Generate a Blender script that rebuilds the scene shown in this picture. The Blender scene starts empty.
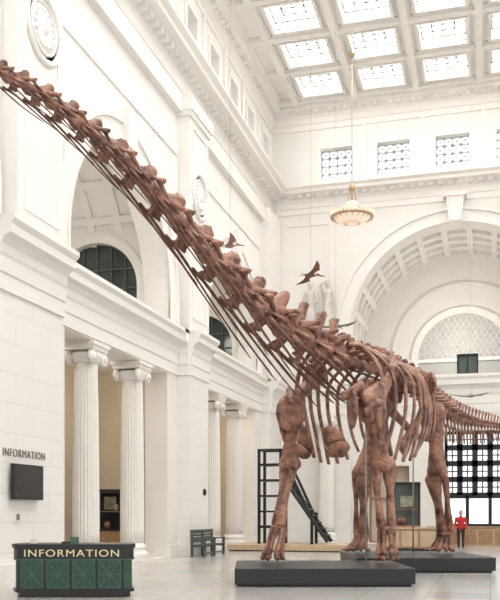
import bpy, math, random
from mathutils import Vector, Matrix
random.seed(7)
SC=bpy.context.scene
SC.view_settings.view_transform='Standard'
pi=math.pi
# ------------------------------------------------------------ materials
def mat(name,col,rough=0.6,metal=0.0,emit=None,es=0.0,noise=0.0,nscale=4.0,bump=0.0,col2=None,spec=0.5):
    m=bpy.data.materials.new(name); m.use_nodes=True
    nt=m.node_tree; b=nt.nodes['Principled BSDF']
    b.inputs['Base Color'].default_value=(*col,1); b.inputs['Roughness'].default_value=rough
    b.inputs['Metallic'].default_value=metal
    b.inputs['Specular IOR Level'].default_value=spec
    if emit:
        b.inputs['Emission Color'].default_value=(*emit,1); b.inputs['Emission Strength'].default_value=es
    if noise>0 or bump>0 or col2:
        tc=nt.nodes.new('ShaderNodeTexCoord'); n=nt.nodes.new('ShaderNodeTexNoise')
        n.inputs['Scale'].default_value=nscale; n.inputs['Detail'].default_value=6; n.inputs['Roughness'].default_value=0.65
        nt.links.new(tc.outputs['Object'],n.inputs['Vector'])
        r=nt.nodes.new('ShaderNodeValToRGB')
        c2=col2 if col2 else tuple(c*(1-noise) for c in col)
        r.color_ramp.elements[0].position=0.38; r.color_ramp.elements[1].position=0.60
        r.color_ramp.elements[0].color=(*c2,1); r.color_ramp.elements[1].color=(*col,1)
        nt.links.new(n.outputs['Fac'],r.inputs['Fac']); nt.links.new(r.outputs['Color'],b.inputs['Base Color'])
        if bump>0:
            n2=nt.nodes.new('ShaderNodeTexNoise'); n2.inputs['Scale'].default_value=nscale*3; n2.inputs['Detail'].default_value=6
            nt.links.new(tc.outputs['Object'],n2.inputs['Vector'])
            bp=nt.nodes.new('ShaderNodeBump'); bp.inputs['Strength'].default_value=bump; bp.inputs['Distance'].default_value=0.08
            nt.links.new(n2.outputs['Fac'],bp.inputs['Height']); nt.links.new(bp.outputs['Normal'],b.inputs['Normal'])
    return m
PL=(0.85,0.825,0.787)
M_plaster=mat('plaster_white',PL,0.7,noise=0.03,nscale=0.6)
M_trim=mat('plaster_trim',(0.86,0.835,0.797),0.6)
def blockmat():
    m=bpy.data.materials.new('plaster_block'); m.use_nodes=True; nt=m.node_tree; b=nt.nodes['Principled BSDF']
    b.inputs['Roughness'].default_value=0.7
    g=nt.nodes.new('ShaderNodeNewGeometry'); s=nt.nodes.new('ShaderNodeSeparateXYZ'); a=nt.nodes.new('ShaderNodeMath'); a.operation='ADD'
    c=nt.nodes.new('ShaderNodeCombineXYZ'); br=nt.nodes.new('ShaderNodeTexBrick')
    nt.links.new(g.outputs['Position'],s.inputs[0]); nt.links.new(s.outputs['X'],a.inputs[0]); nt.links.new(s.outputs['Y'],a.inputs[1])
    nt.links.new(a.outputs[0],c.inputs['X']); nt.links.new(s.outputs['Z'],c.inputs['Y']); nt.links.new(c.outputs[0],br.inputs['Vector'])
    br.inputs['Scale'].default_value=1.0; br.inputs['Brick Width'].default_value=1.7; br.inputs['Row Height'].default_value=0.72
    br.inputs['Mortar Size'].default_value=0.01; br.inputs['Color1'].default_value=(*PL,1); br.inputs['Color2'].default_value=(0.84,0.815,0.775,1)
    br.inputs['Mortar'].default_value=(0.72,0.695,0.66,1)
    nt.links.new(br.outputs['Color'],b.inputs['Base Color'])
    return m
M_block=blockmat()
def floormat():
    m=bpy.data.materials.new('floor_marble_tile'); m.use_nodes=True; nt=m.node_tree; b=nt.nodes['Principled BSDF']
    g=nt.nodes.new('ShaderNodeNewGeometry'); br=nt.nodes.new('ShaderNodeTexBrick'); br.offset=0.0
    br.inputs['Scale'].default_value=1.0; br.inputs['Brick Width'].default_value=1.25; br.inputs['Row Height'].default_value=1.25
    br.inputs['Mortar Size'].default_value=0.012
    br.inputs['Color1'].default_value=(0.56,0.54,0.515,1); br.inputs['Color2'].default_value=(0.50,0.48,0.455,1); br.inputs['Mortar'].default_value=(0.4,0.38,0.35,1)
    nt.links.new(g.outputs['Position'],br.inputs['Vector'])
    n=nt.nodes.new('ShaderNodeTexNoise'); n.inputs['Scale'].default_value=1.3; n.inputs['Detail'].default_value=8
    nt.links.new(g.outputs['Position'],n.inputs['Vector'])
    mx=nt.nodes.new('ShaderNodeMix'); mx.data_type='RGBA'; mx.blend_type='MULTIPLY'; mx.inputs[0].default_value=0.25
    nt.links.new(br.outputs['Color'],mx.inputs[6]); nt.links.new(n.outputs['Color'],mx.inputs[7]); nt.links.new(mx.outputs[2],b.inputs['Base Color'])
    b.inputs['Roughness'].default_value=0.2
    return m
M_floor=floormat()
M_bone=mat('fossil_bone',(0.40,0.195,0.122),0.36,col2=(0.095,0.033,0.02),nscale=2.8,bump=1.0,spec=.6)
M_bone_dark=mat('fossil_bone_rib',(0.2,0.085,0.055),0.45,col2=(0.08,0.03,0.02),nscale=5,bump=0.5)
M_black=mat('black_paint',(0.012,0.012,0.014),0.35)
M_plinth=mat('plinth_black',(0.015,0.016,0.018),0.4)
M_green=mat('desk_green',(0.025,0.075,0.052),0.45)
M_green2=mat('desk_green_light',(0.06,0.135,0.095),0.45)
M_gold=mat('gold_leaf',(0.85,0.74,0.45),0.4,0.0)
M_brass=mat('brass',(0.5,0.36,0.22),0.4,0.6)
M_sky=mat('skylight_glass',(0.9,0.9,0.9),0.4,emit=(1.0,0.99,0.975),es=11.5)
M_pane=mat('window_glass_daylit',(0.8,0.85,0.88),0.2,emit=(0.95,0.98,1.0),es=1.1)
M_glassdark=mat('window_glass_dark',(0.05,0.07,0.065),0.1,noise=0.5,nscale=1.2)
M_mull=mat('window_mullion',(0.5,0.5,0.49),0.5)
M_mullsky=mat('skylight_mullion',(0.36,0.35,0.33),0.5)
M_beige=mat('aisle_wall_warm',(0.62,0.54,0.43),0.8,noise=0.06,nscale=1)
M_wood=mat('oak_wood',(0.42,0.25,0.13),0.45,noise=0.3,nscale=6)
M_lwood=mat('light_wood',(0.6,0.45,0.3),0.5,noise=0.15,nscale=4)
M_bench=mat('bench_grey_green',(0.10,0.115,0.105),0.5,noise=0.3,nscale=8)
M_screen=mat('tv_screen',(0.01,0.01,0.012),0.12)
M_grey=mat('grey_letter',(0.22,0.2,0.18),0.5)
M_white=mat('white_plastic',(0.8,0.8,0.78),0.5)
M_lamp=mat('chandelier_glass',(0.8,0.64,0.5),0.3,emit=(1.0,0.8,0.62),es=0.4)
M_fillpanel=mat('fill_panel_glow',(0.9,0.85,0.75),0.4,emit=(1.0,0.9,0.75),es=7.0)  # warm glow for the added aisle fill panels
M_steel=mat('steel_cable',(0.35,0.34,0.33),0.4,0.6)
M_statue=mat('statue_plaster',(0.66,0.62,0.57),0.6)
M_ptbrown=mat('pterosaur_brown',(0.25,0.1,0.055),0.6,noise=0.4,nscale=8)
M_ptpink=mat('pterosaur_tan',(0.36,0.21,0.15),0.6,noise=0.3,nscale=8)
M_ptpale=mat('pterosaur_pale',(0.34,0.29,0.24),0.6,noise=0.3,nscale=8)
M_red=mat('red_cloth',(0.55,0.03,0.03),0.8)
M_skin=mat('skin',(0.6,0.36,0.26),0.6)
M_dark=mat('dark_cloth',(0.02,0.022,0.03),0.8)
M_glass=mat('case_glass',(0.10,0.12,0.11),0.1)
M_pic=mat('picture_paint',(0.45,0.38,0.25),0.6,col2=(0.12,0.2,0.16),nscale=5)

# ------------------------------------------------------------ mesh builder
class MB:
    def __init__(s): s.v=[];s.f=[];s.m=[];s.sm=[];s.mats=[];s.jit=0.0
    def mi(s,m):
        if m not in s.mats: s.mats.append(m)
        return s.mats.index(m)
    def add(s,vs,fs,m,smooth=False):
        o=len(s.v); s.v+= [tuple(p) for p in vs]; k=s.mi(m)
        for f in fs: s.f.append(tuple(i+o for i in f)); s.m.append(k); s.sm.append(smooth)
    def box(s,x0,y0,z0,x1,y1,z1,m,R=None,o=(0,0,0)):
        vs=[Vector((x,y,z)) for z in (z0,z1) for y in (y0,y1) for x in (x0,x1)]
        if R is not None: vs=[R@v+Vector(o) for v in vs]
        s.add(vs,[(0,2,3,1),(4,5,7,6),(0,1,5,4),(2,6,7,3),(0,4,6,2),(1,3,7,5)],m)
    def prism(s,prof,t0,t1,mp,m):
        n=len(prof)
        vs=[mp(a,b,t0) for a,b in prof]+[mp(a,b,t1) for a,b in prof]
        fs=[tuple(range(n))[::-1],tuple(range(n,2*n))]+[(i,(i+1)%n,n+(i+1)%n,n+i) for i in range(n)]
        s.add(vs,fs,m)
    def tube(s,pts,rad,m,n=8,ref=(0,0,1),cap=True,smooth=True):
        pts=[Vector(p) for p in pts]; ref=Vector(ref); vs=[];N=len(pts)
        J=s.jit; ph=random.random()*6.28; lob=random.choice((2,3,3,4))
        for i,p in enumerate(pts):
            t=(pts[min(i+1,N-1)]-pts[max(i-1,0)]).normalized()
            sd=t.cross(ref)
            if sd.length<1e-3: sd=t.cross(Vector((0.3,1,0.1)))
            sd.normalize(); up=sd.cross(t)
            r=rad[i] if isinstance(rad,(list,tuple)) else rad
            a,b=(r if isinstance(r,(tuple,list)) else (r,r))
            jr=1+J*random.uniform(-.6,.6)
            for k in range(n):
                w=2*pi*k/n; q=jr*(1+J*1.2*math.sin(lob*w+ph+i*.25)+J*random.uniform(-.5,.5)); vs.append(p+sd*(a*q*math.cos(w))+up*(b*q*math.sin(w)))
        fs=[]
        for i in range(N-1):
            for k in range(n):
                k2=(k+1)%n; fs.append((i*n+k,i*n+k2,(i+1)*n+k2,(i+1)*n+k))
        if cap: fs.append(tuple(range(n))[::-1]); fs.append(tuple(range((N-1)*n,N*n)))
        s.add(vs,fs,m,smooth)
    def bone(s,a,b,prof,m,n=10,ref=(1,0,0),bow=(0,0,0),k=12):
        a=Vector(a);b=Vector(b);bow=Vector(bow);pts=[];rad=[]
        L=(b-a).length
        def pr(t):
            for i in range(len(prof)-1):
                t0,a0,b0=prof[i];t1,a1,b1=prof[i+1]
                if t<=t1:
                    u=(t-t0)/(t1-t0); u=u*u*(3-2*u); return a0+(a1-a0)*u,b0+(b1-b0)*u
            return prof[-1][1:]
        ra,rb=pr(0); e=min(ra,rb)/L*0.6
        ts=[(-e,0.45),(-e*.6,0.85)]+[(i/k,1) for i in range(k+1)]
        ra,rb=pr(1); e=min(ra,rb)/L*0.6
        ts+=[(1+e*.6,0.85),(1+e,0.45)]
        for t,f in ts:
            tt=max(0,min(1,t)); x,y=pr(tt); pts.append(a+(b-a)*t+bow*(4*tt*(1-tt))); rad.append((x*f,y*f))
        s.tube(pts,rad,m,n,ref)
    def ell(s,c,r,m,R=None,nu=12,nv=8):
        c=Vector(c);vs=[];fs=[]
        for j in range(nv+1):
            th=pi*j/nv
            for i in range(nu):
                ph=2*pi*i/nu; q=1+s.jit*random.uniform(-.8,.8)*(1 if 0<j<nv else 0)
                p=Vector((r[0]*q*math.sin(th)*math.cos(ph),r[1]*q*math.sin(th)*math.sin(ph),r[2]*q*math.cos(th)))
                if R is not None: p=R@p
                vs.append(c+p)
        for j in range(nv):
            for i in range(nu): fs.append((j*nu+i,(j+1)*nu+i,(j+1)*nu+(i+1)%nu,j*nu+(i+1)%nu))
        s.add(vs,fs,m,True)
    def lathe(s,prof,c,m,n=32,flutes=0,fd=0.0,fr=None,smooth=True,axis='z',sy=1.0):
        vs=[];fs=[]
        for (r,z) in prof:
            for k in range(n):
                w=2*pi*k/n; rr=r
                if flutes and fr and fr[0]<=z<=fr[1]: rr=r-fd*(0.5+0.5*math.cos(w*flutes))
                a,b=rr*math.cos(w),rr*math.sin(w)*sy
                if axis=='z': vs.append((c[0]+a,c[1]+b,c[2]+z))
                elif axis=='x': vs.append((c[0]+z,c[1]+a,c[2]+b))
                else: vs.append((c[0]+a,c[1]+z,c[2]+b))
        for i in range(len(prof)-1):
            for k in range(n):
                k2=(k+1)%n; fs.append((i*n+k,i*n+k2,(i+1)*n+k2,(i+1)*n+k))
        fs.append(tuple(range(n))[::-1]); fs.append(tuple(range((len(prof)-1)*n,len(prof)*n)))
        s.add(vs,fs,m,smooth)
    def plate(s,outer,holes,th,mp,m):
        cu=bpy.data.curves.new('tmp','CURVE'); cu.dimensions='2D'; cu.fill_mode='BOTH'; cu.extrude=th/2
        for poly in [outer]+holes:
            sp=cu.splines.new('POLY'); sp.points.add(len(poly)-1)
            for i,(a,b) in enumerate(poly): sp.points[i].co=(a,b,0,1)
            sp.use_cyclic_u=True
        ob=bpy.data.objects.new('tmp',cu); SC.collection.objects.link(ob)
        dg=bpy.context.evaluated_depsgraph_get(); me=bpy.data.meshes.new_from_object(ob.evaluated_get(dg))
        s.add([mp(*v.co) for v in me.vertices],[tuple(p.vertices) for p in me.polygons],m)
        bpy.data.objects.remove(ob); bpy.data.curves.remove(cu); bpy.data.meshes.remove(me)
    def obj(s,name,loc=(0,0,0),rot=(0,0,0),parent=None,bevel=0,recalc=True):
        me=bpy.data.meshes.new(name); me.from_pydata(s.v,[],s.f)
        for m in s.mats: me.materials.append(m)
        me.polygons.foreach_set('material_index',s.m); me.polygons.foreach_set('use_smooth',s.sm); me.update()
        if recalc:
            import bmesh
            bm=bmesh.new(); bm.from_mesh(me); bmesh.ops.recalc_face_normals(bm,faces=bm.faces); bm.to_mesh(me); bm.free()
        ob=bpy.data.objects.new(name,me); SC.collection.objects.link(ob); ob.location=loc; ob.rotation_euler=rot
        if parent: ob.parent=parent
        if bevel: b=ob.modifiers.new('bevel','BEVEL'); b.width=bevel; b.segments=2; b.limit_method='ANGLE'
        return ob
def arch_poly(c,r,z0,zs,n=32):
    return [(c-r,z0),(c+r,z0)]+[(c+r*math.cos(pi*i/n),zs+r*math.sin(pi*i/n)) for i in range(n+1)]
def ring_poly(c,r0,r1,z0,zs,n=32):
    o=[(c+r1,z0)]+[(c+r1*math.cos(pi*i/n),zs+r1*math.sin(pi*i/n)) for i in range(n+1)]+[(c-r1,z0)]
    i_=[(c-r0,z0)]+[(c-r0*math.cos(pi*i/n),zs+r0*math.sin(pi*i/n)) for i in range(n+1)]+[(c+r0,z0)]
    return o+i_
def rect(a0,b0,a1,b1): return [(a0,b0),(a1,b0),(a1,b1),(a0,b1)]
def catmull(P,k=5):
    P=[Vector(p) for p in P]; P=[P[0]*2-P[1]]+P+[P[-1]*2-P[-2]]; out=[]
    for i in range(1,len(P)-2):
        a,b,c,d=P[i-1:i+3]
        for j in range(k):
            t=j/k; out.append(0.5*((2*b)+(c-a)*t+(2*a-5*b+4*c-d)*t*t+(3*b-a-3*c+d)*t**3))
    out.append(P[-2]); return out

# ------------------------------------------------------------ room constants
XL=-11.6; XR=7.9; YF=46.4; Y0=-6.0; ZC=23.9
XP=-11.1
BAYS=[1.25,13.75,26.25,38.75]; HW=4.05; AR=4.0; ZS=9.6
PIERS=[7.5,20.0,32.5,45.1]
mb=MB(); mb.box(-18,Y0,-0.2,XR+1,60,0,M_floor); mb.obj('floor')
# ---- left wall
mb=MB()
holes=[]
for yc in BAYS:
    holes.append(rect(yc-HW,0.02,yc+HW,6.9)); holes.append(arch_poly(yc,AR,8.75,ZS))
WYS=[44.7-2.95*i for i in range(15)]
for y in WYS: holes.append(rect(y-0.6,19.75,y+0.6,21.8))
mb.plate(rect(Y0,0,YF,ZC),holes,0.9,lambda a,b,c:(XL-0.45+c,a,b),M_plaster)
for i,yc in enumerate(PIERS):
    hw=1.15; lo=yc-hw; hi=yc+hw
    if yc>40: lo=43.95; hi=YF
    lo2=lo-1.0 if i==1 else lo
    mb.box(XL-0.1,lo2,0,XP,hi,8.0,M_block)
    mb.box(XL-0.1,lo,8.0,XP+0.0,hi,17.7,M_plaster)
mb.obj('wall_left')
# ---- trims on left wall
def cornice(mb,x,y0,y1,z0,H,proj,m,sgn=1,ax='x',dent=0.0,d0=0.35):
    p=[(-0.05,0),(0.06,0),(0.06,H*.22),(0.10,H*.24),(0.10,H*.45),(0.14,H*.5),(0.14,H*.62),(0.24,H*.70),(proj*.8,H*.74),(proj*.8,H*.86),(proj,H*.93),(proj,H),(-0.05,H)]
    if ax=='x': mp=lambda a,b,t:(x+sgn*a,t,z0+b)
    else: mp=lambda a,b,t:(t,x+sgn*a,z0+b)
    mb.prism(p,y0,y1,mp,m)
    if dent>0:
        t=y0+dent
        while t<y1-dent*.5:
            a0,a1=0.12,0.12+proj*.35
            if ax=='x': mb.box(min(x+sgn*a0,x+sgn*a1),t,z0+H*.60,max(x+sgn*a0,x+sgn*a1),t+dent*.5,z0+H*.73,m)
            else: mb.box(t,min(x+sgn*a0,x+sgn*a1),z0+H*.60,t+dent*.5,max(x+sgn*a0,x+sgn*a1),z0+H*.73,m)
            t+=dent
mb=MB()
cornice(mb,XL,Y0,YF,6.95,1.7,0.5,M_trim)
for i,yc in enumerate(PIERS):
    lo=yc-1.15;hi=yc+1.15
    if yc>40: lo=43.95;hi=YF
    if i==1: lo-=1.0
    cornice(mb,XP,lo-0.0,hi+(0.0 if yc>40 else 0.0),6.95,1.7,0.5,M_trim)
    if yc<40:
        cornice(mb,hi,XL,XP+0.0,6.95,1.7,0.45,M_trim,1,'y')
    cornice(mb,lo,XL,XP+0.0,6.95,1.7,0.45,M_trim,-1,'y')
mb.obj('trim_1')
mb=MB()
cornice(mb,XL,Y0,YF,17.6,1.7,1.0,M_trim,dent=0.5)
mb.box(XL-.05,Y0,17.0,XL+0.25,YF,17.62,M_trim)
cornice(mb,XL,Y0,YF,22.5,1.4,0.7,M_trim,dent=0.4)
for y in WYS:
    mb.plate(rect(y-0.78,19.57,y+0.78,21.98),[rect(y-0.6,19.75,y+0.6,21.8)],0.1,lambda a,b,c:(XL+0.04+c,a,b),M_trim)
    mb.box(XL-.02,y-1.6,19.4,XL+0.12,y-1.35,22.5,M_trim)
mb.obj('trim_2')
mb=MB()
for yc in BAYS:
    mb.plate(ring_poly(yc,AR,AR+0.85,8.7,ZS),[],0.12,lambda a,b,c:(XL+0.05+c,a,b),M_trim)
    mb.plate(ring_poly(yc,AR+0.68,AR+0.85,8.7,ZS),[],0.12,lambda a,b,c:(XL+0.14+c,a,b),M_trim)
    mb.plate(ring_poly(yc,AR,AR+0.1,8.7,ZS),[],0.1,lambda a,b,c:(XL+0.12+c,a,b),M_trim)
    mb.prism([(yc-0.28,ZS+AR-.05),(yc+.28,ZS+AR-.05),(yc+.42,ZS+AR+1.15),(yc-.42,ZS+AR+1.15)],XL,XL+0.38,lambda a,b,t:(t,a,b),M_trim)
    for s in(-1,1):
        y=yc+s*(AR+1.0)
        mb.box(XL,y-0.04,9.0,XL+0.06,y+0.04,15.4,M_trim)
    mb.box(XL,yc-AR-1.0,15.36,XL+0.06,yc+AR+1.0,15.44,M_trim)
for yc in PIERS[:3]:
    mb.plate(rect(yc-0.9,9.2,yc+0.9,16.6),[rect(yc-0.82,9.28,yc+0.82,16.52)],0.05,lambda a,b,c:(XP+0.02+c,a,b),M_trim)
    mb.box(XL,yc-1.22,16.9,XP+0.09,yc+1.22,17.1,M_trim); mb.box(XL,yc-1.28,17.1,XP+0.16,yc+1.28,17.6,M_trim)
mb.obj('trim_3')
def lattice(mb,a0,b0,a1,b1,na,nb,w,mp,m,fr=0.07,diag=False,th=0.05):
    def bar(pa,pb,w):
        dx,dy=pb[0]-pa[0],pb[1]-pa[1]; L=math.hypot(dx,dy); nx,ny=-dy/L*w/2,dx/L*w/2
        mb.prism([(pa[0]+nx,pa[1]+ny),(pa[0]-nx,pa[1]-ny),(pb[0]-nx,pb[1]-ny),(pb[0]+nx,pb[1]+ny)],-th/2,th/2,mp,m)
    for i in range(na+1):
        a=a0+(a1-a0)*i/na; bar((a,b0),(a,b1),fr if i in(0,na) else w)
    for j in range(nb+1):
        b=b0+(b1-b0)*j/nb; bar((a0,b),(a1,b),fr if j in(0,nb) else w)
    if diag:
        for i in range(na):
            for j in range(nb):
                A0=a0+(a1-a0)*i/na;A1=a0+(a1-a0)*(i+1)/na;B0=b0+(b1-b0)*j/nb;B1=b0+(b1-b0)*(j+1)/nb
                bar((A0,B0),(A1,B1),w*.7); bar((A0,B1),(A1,B0),w*.7)
wn=1
for y in WYS[:9]:
    mb=MB(); mb.box(XL-0.55,y-0.6,19.75,XL-0.5,y+0.6,21.8,M_pane)
    lattice(mb,y-0.6,19.75,y+0.6,21.8,3,5,0.05,lambda a,b,t:(XL-0.4+t,a,b),M_mull,diag=True)
    mb.obj('window_%d'%wn); wn+=1
mb=MB()
for i,yc in enumerate(PIERS):
    lo=yc-1.15;hi=yc+1.15
    if yc>40: lo=43.95;hi=YF
    if i==1: lo-=1
    mb.box(XL,lo-.08,0,XP+0.1,hi+(0 if yc>40 else .08),0.45,M_trim); mb.box(XL,lo-.04,0.45,XP+0.05,hi+(0 if yc>40 else .04),0.55,M_trim)
for yc in BAYS:
    for s in(-1,1):
        a=yc+s*HW; b=yc+s*(HW+0.98)
        mb.box(XL,min(a,b),0,XL+0.1,max(a,b),0.45,M_trim)
mb.obj('baseboard_left')
for (y,z) in((20.05,14.15),(32.5,14.15)):
    mb=MB(); c=(XP,y,z)
    for r0,r1,h in((0.78,0.92,0.12),(0.6,0.68,0.09)):
        mb.lathe([(r0,0),(r0,h*.7),((r0+r1)/2,h),(r1,h*.7),(r1,0)],c,M_trim,40,axis='x')
    mb.lathe([(0.6,0),(0.6,0.03),(0.3,0.07),(0.1,0.09)],c,M_trim,40,axis='x')
    for k in range(16):
        w=2*pi*k/16; mb.ell((XP+0.06,y+0.45*math.cos(w),z+0.45*math.sin(w)),(0.04,0.07,0.07),M_trim,nu=8,nv=5)
    mb.ell((XP+0.07,y,z),(0.09,0.17,0.2),M_trim)
    mb.obj('wall_medallion')
def vault(mb,c,r,zs,u0,u1,mp,na,nu,m,rib=0.16,dep=0.14,w=0.28,a0=0,a1=pi,thick=0.15):
    N=na*3
    vs=[];fs=[]
    for i in range(N+1):
        t=a0+(a1-a0)*i/N
        for rr in(r,r+thick):
            for u in(u0,u1): vs.append(mp(u,c+rr*math.cos(t),zs+rr*math.sin(t)))
    for i in range(N):
        o=i*4;p=o+4
        fs+= [(o,o+1,p+1,p),(o+2,p+2,p+3,o+3),(o,p,p+2,o+2),(o+1,o+3,p+3,p+1)]
    mb.add(vs,fs,m)
    for i in range(na+1):
        t=a0+(a1-a0)*i/na; dt=w/2/r
        q=[(t-dt,r+.02),(t+dt,r+.02),(t+dt,r-dep),(t-dt,r-dep)]
        mb.prism([(c+rr*math.cos(tt),zs+rr*math.sin(tt)) for tt,rr in q],u0,u1,lambda a,b,u:mp(u,a,b),m)
    for j in range(nu+1):
        u=u0+(u1-u0)*j/nu
        ua,ub=u-w/2,u+w/2
        lo,hi=min(u0,u1),max(u0,u1); ua=max(ua,lo);ub=min(ub,hi)
        vs=[];fs=[]
        for i in range(N+1):
            t=a0+(a1-a0)*i/N
            for rr in(r+.02,r-dep):
                for uu in(ua,ub): vs.append(mp(uu,c+rr*math.cos(t),zs+rr*math.sin(t)))
        for i in range(N):
            o=i*4;p=o+4
            fs+= [(o,o+1,p+1,p),(o+2,p+2,p+3,o+3),(o,p,p+2,o+2),(o+1,o+3,p+3,p+1)]
        mb.add(vs,fs,m)
# ---- upper galleries (behind the arches)
mb=MB()
mb.box(-17.6,Y0,8.0,XL-0.9,YF+0.5,8.6,M_plaster)
for yc in BAYS[1:]:
    vault(mb,yc,4.9,10.2,-17.0,XL-0.9,lambda u,a,z:(u,a,z),11,4,M_plaster)
    for s in(-1,1):
        y=yc+s*4.95; mb.box(-17,min(y,y+s*.15),8.6,XL-.9,max(y,y+s*.15),10.3,M_plaster)
    y=yc+4.2
    mb.plate(rect(-17,8.6,XL-0.9,12.9),[arch_poly(-14.6,1.75,8.8,10.25)],0.5,lambda a,b,c:(a,y+0.25+c,b),M_plaster)
    mb.plate(ring_poly(-14.6,1.75,2.1,8.8,10.25),[],0.12,lambda a,b,c:(a,y-0.04+c,b),M_trim)
    mb.box(-17,y-0.15,10.0,-16.7,y,10.25,M_trim); mb.box(-12.7,y-.15,10.0,XL-.9,y,10.25,M_trim)
mb.box(-17.3,Y0,8.6,-17.0,YF,16,M_plaster)
mb.obj('wall_gallery')
for yc in BAYS[1:]:
    mb=MB(); y=yc+4.35
    mb.plate(arch_poly(-14.6,1.74,8.8,10.25),[],0.04,lambda a,b,c:(a,y+0.1+c,b),M_glassdark)
    for k in range(1,6):
        a=-14.6-1.75+3.5*k/6; h=math.sqrt(max(0,1.75**2-(a+14.6)**2)); mb.box(a-.025,y,8.8,a+.025,y+.06,10.25+h,M_bench)
    for z in(9.5,10.25,11.0): 
        h=1.7 if z<10.3 else 1.5
        mb.box(-14.6-h,y,z-.03,-14.6+h,y+.06,z+.03,M_bench)
    mb.obj('window_%d'%wn); wn+=1
# ---- aisle behind colonnade
mb=MB()
mb.box(-17.8,Y0,0,-17.5,YF,8.0,M_beige)
mb.plate(rect(-17.5,0,XL-0.9,8.0),[rect(-14.6,0.02,-13.1,4.6)],0.3,lambda a,b,c:(a,36.0+c,b),M_beige)
mb.box(-14.75,35.7,0,-14.6,35.9,4.75,M_wood);mb.box(-13.1,35.7,0,-12.95,35.9,4.75,M_wood);mb.box(-14.75,35.7,4.6,-12.95,35.9,4.8,M_wood)
mb.box(-17.5,YF-.2,0,XL-.9,YF+.1,8.0,M_beige)
mb.obj('wall_aisle')
for k,yc in enumerate((13.75,22.5,26.25,30.5,38.0,42.5)):
    mb=MB(); mb.box(-14.2,yc-0.8,7.83,-13.0,yc+0.8,7.93,M_fillpanel); mb.box(-14.3,yc-.9,7.9,-12.9,yc+.9,8.0,M_brass); mb.obj('aisle_fill_panel')  # added glowing panels to brighten the aisle, hidden behind the architrave
def ionic(name,x,y,h=6.9,r=0.42,face='x'):
    mb=MB()
    mb.box(-.58,-.58,0,.58,.58,0.16,M_trim)
    mb.lathe([(.56,.16),(.59,.22),(.56,.30),(.48,.34),(.46,.40),(.50,.44),(.51,.48),(.48,.54),(.44,.56),(.43,.62)],(0,0,0),M_trim,40)
    H=h-0.62
    prof=[]
    for i in range(13):
        t=i/12; z=.62+t*(H-.62); rr=r*(1-0.14*t*t); prof.append((rr,z))
    mb.lathe(prof,(0,0,0),M_trim,n=144,flutes=24,fd=0.045,fr=(0.7,H-0.2))
    mb.lathe([(r*.88,H-.02),(r*1.0,H+.05),(r*1.08,H+.12),(r*1.15,H+.22),(r*1.15,H+.3)],(0,0,0),M_trim,40)
    for sx in(-1,1):
        for sy in(-1,1):
            cx,cy=(sx*.40,sy*.42) 
            mb.lathe([(.17,-.07),(.20,-.05),(.20,.05),(.17,.07)],(cx,cy,H+.16),M_trim,24,axis='x')
            mb.lathe([(.10,.0),(.11,.10),(.05,.11)],(cx,cy,H+.16),M_trim,16,axis='x')
            mb.lathe([(.10,.0),(.11,-.10),(.05,-.11)],(cx,cy,H+.16),M_trim,16,axis='x')
        mb.box(sx*.40-.06,-.42,H+.22,sx*.40+.06,.42,H+.36,M_trim)
    mb.box(-.5,-.55,H+.36,.5,.55,H+.50,M_trim); mb.box(-.55,-.6,H+.50,.55,.6,h-.01,M_trim)
    return mb.obj(name,(x,y,0),(0,0,0 if face=='x' else pi/2))
for yc in BAYS[1:]:
    for s in(-1,1): ionic('ionic_column',-12.05,yc+s*1.8)
# ---- far wall
AC=-1.75;AFR=5.5;AZS=11.3
mb=MB()
fw=[-8.02+3.06*i for i in range(5)]
holes=[[(AC+AFR,0.02),(AC+AFR,AZS)]+[(AC+AFR*math.cos(pi*i/40),AZS+AFR*math.sin(pi*i/40)) for i in range(1,40)]+[(AC-AFR,AZS),(AC-AFR,0.02)]]
for x in fw: holes.append(rect(x-.85,19.7,x+.85,21.4))
mb.plate(rect(XL-0.9,0,XR,ZC),holes,0.8,lambda a,b,c:(a,YF+0.4+c,b),M_plaster)
mb.obj('wall_far')
mb=MB()
fy=lambda off:(lambda a,b,c:(a,YF-off+c,b))
mb.plate(ring_poly(AC,AFR,AFR+0.8,8.7,AZS),[],0.14,fy(0.05),M_trim)
mb.plate(ring_poly(AC,AFR+0.62,AFR+0.8,8.7,AZS),[],0.14,fy(0.16),M_trim)
mb.plate(ring_poly(AC,AFR,AFR+0.1,8.7,AZS),[],0.12,fy(0.14),M_trim)
mb.prism([(AC-.3,AZS+AFR-.05),(AC+.3,AZS+AFR-.05),(AC+.48,AZS+AFR+1.3),(AC-.48,AZS+AFR+1.3)],YF-0.6,YF,lambda a,b,t:(a,t,b),M_trim)
mb.box(AC-.6,YF-.7,AZS+AFR+1.2,AC+.6,YF,AZS+AFR+1.4,M_trim)
cornice(mb,YF,XL,AC-AFR,6.95,1.7,0.5,M_trim,-1,'y'); cornice(mb,YF,AC+AFR,XR,6.95,1.7,0.5,M_trim,-1,'y')
cornice(mb,YF,XL,XR,17.95,1.35,0.8,M_trim,-1,'y',dent=0.5)
cornice(mb,YF,XL,XR,22.5,1.4,0.7,M_trim,-1,'y',dent=0.4)
for x in fw:
    mb.plate(rect(x-1.05,19.5,x+1.05,21.6),[rect(x-.85,19.7,x+.85,21.4)],0.1,fy(0.04),M_trim)
    mb.box(x+1.45,YF-.1,19.3,x+1.65,YF,22.5,M_trim)
mb.plate(rect(-10.9,9.2,-8.3,17.4),[rect(-10.8,9.3,-8.4,17.3)],0.06,fy(0.03),M_trim)
mb.box(XL,YF-.1,0,AC-AFR,YF,0.45,M_trim)
mb.obj('trim_4')
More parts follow.
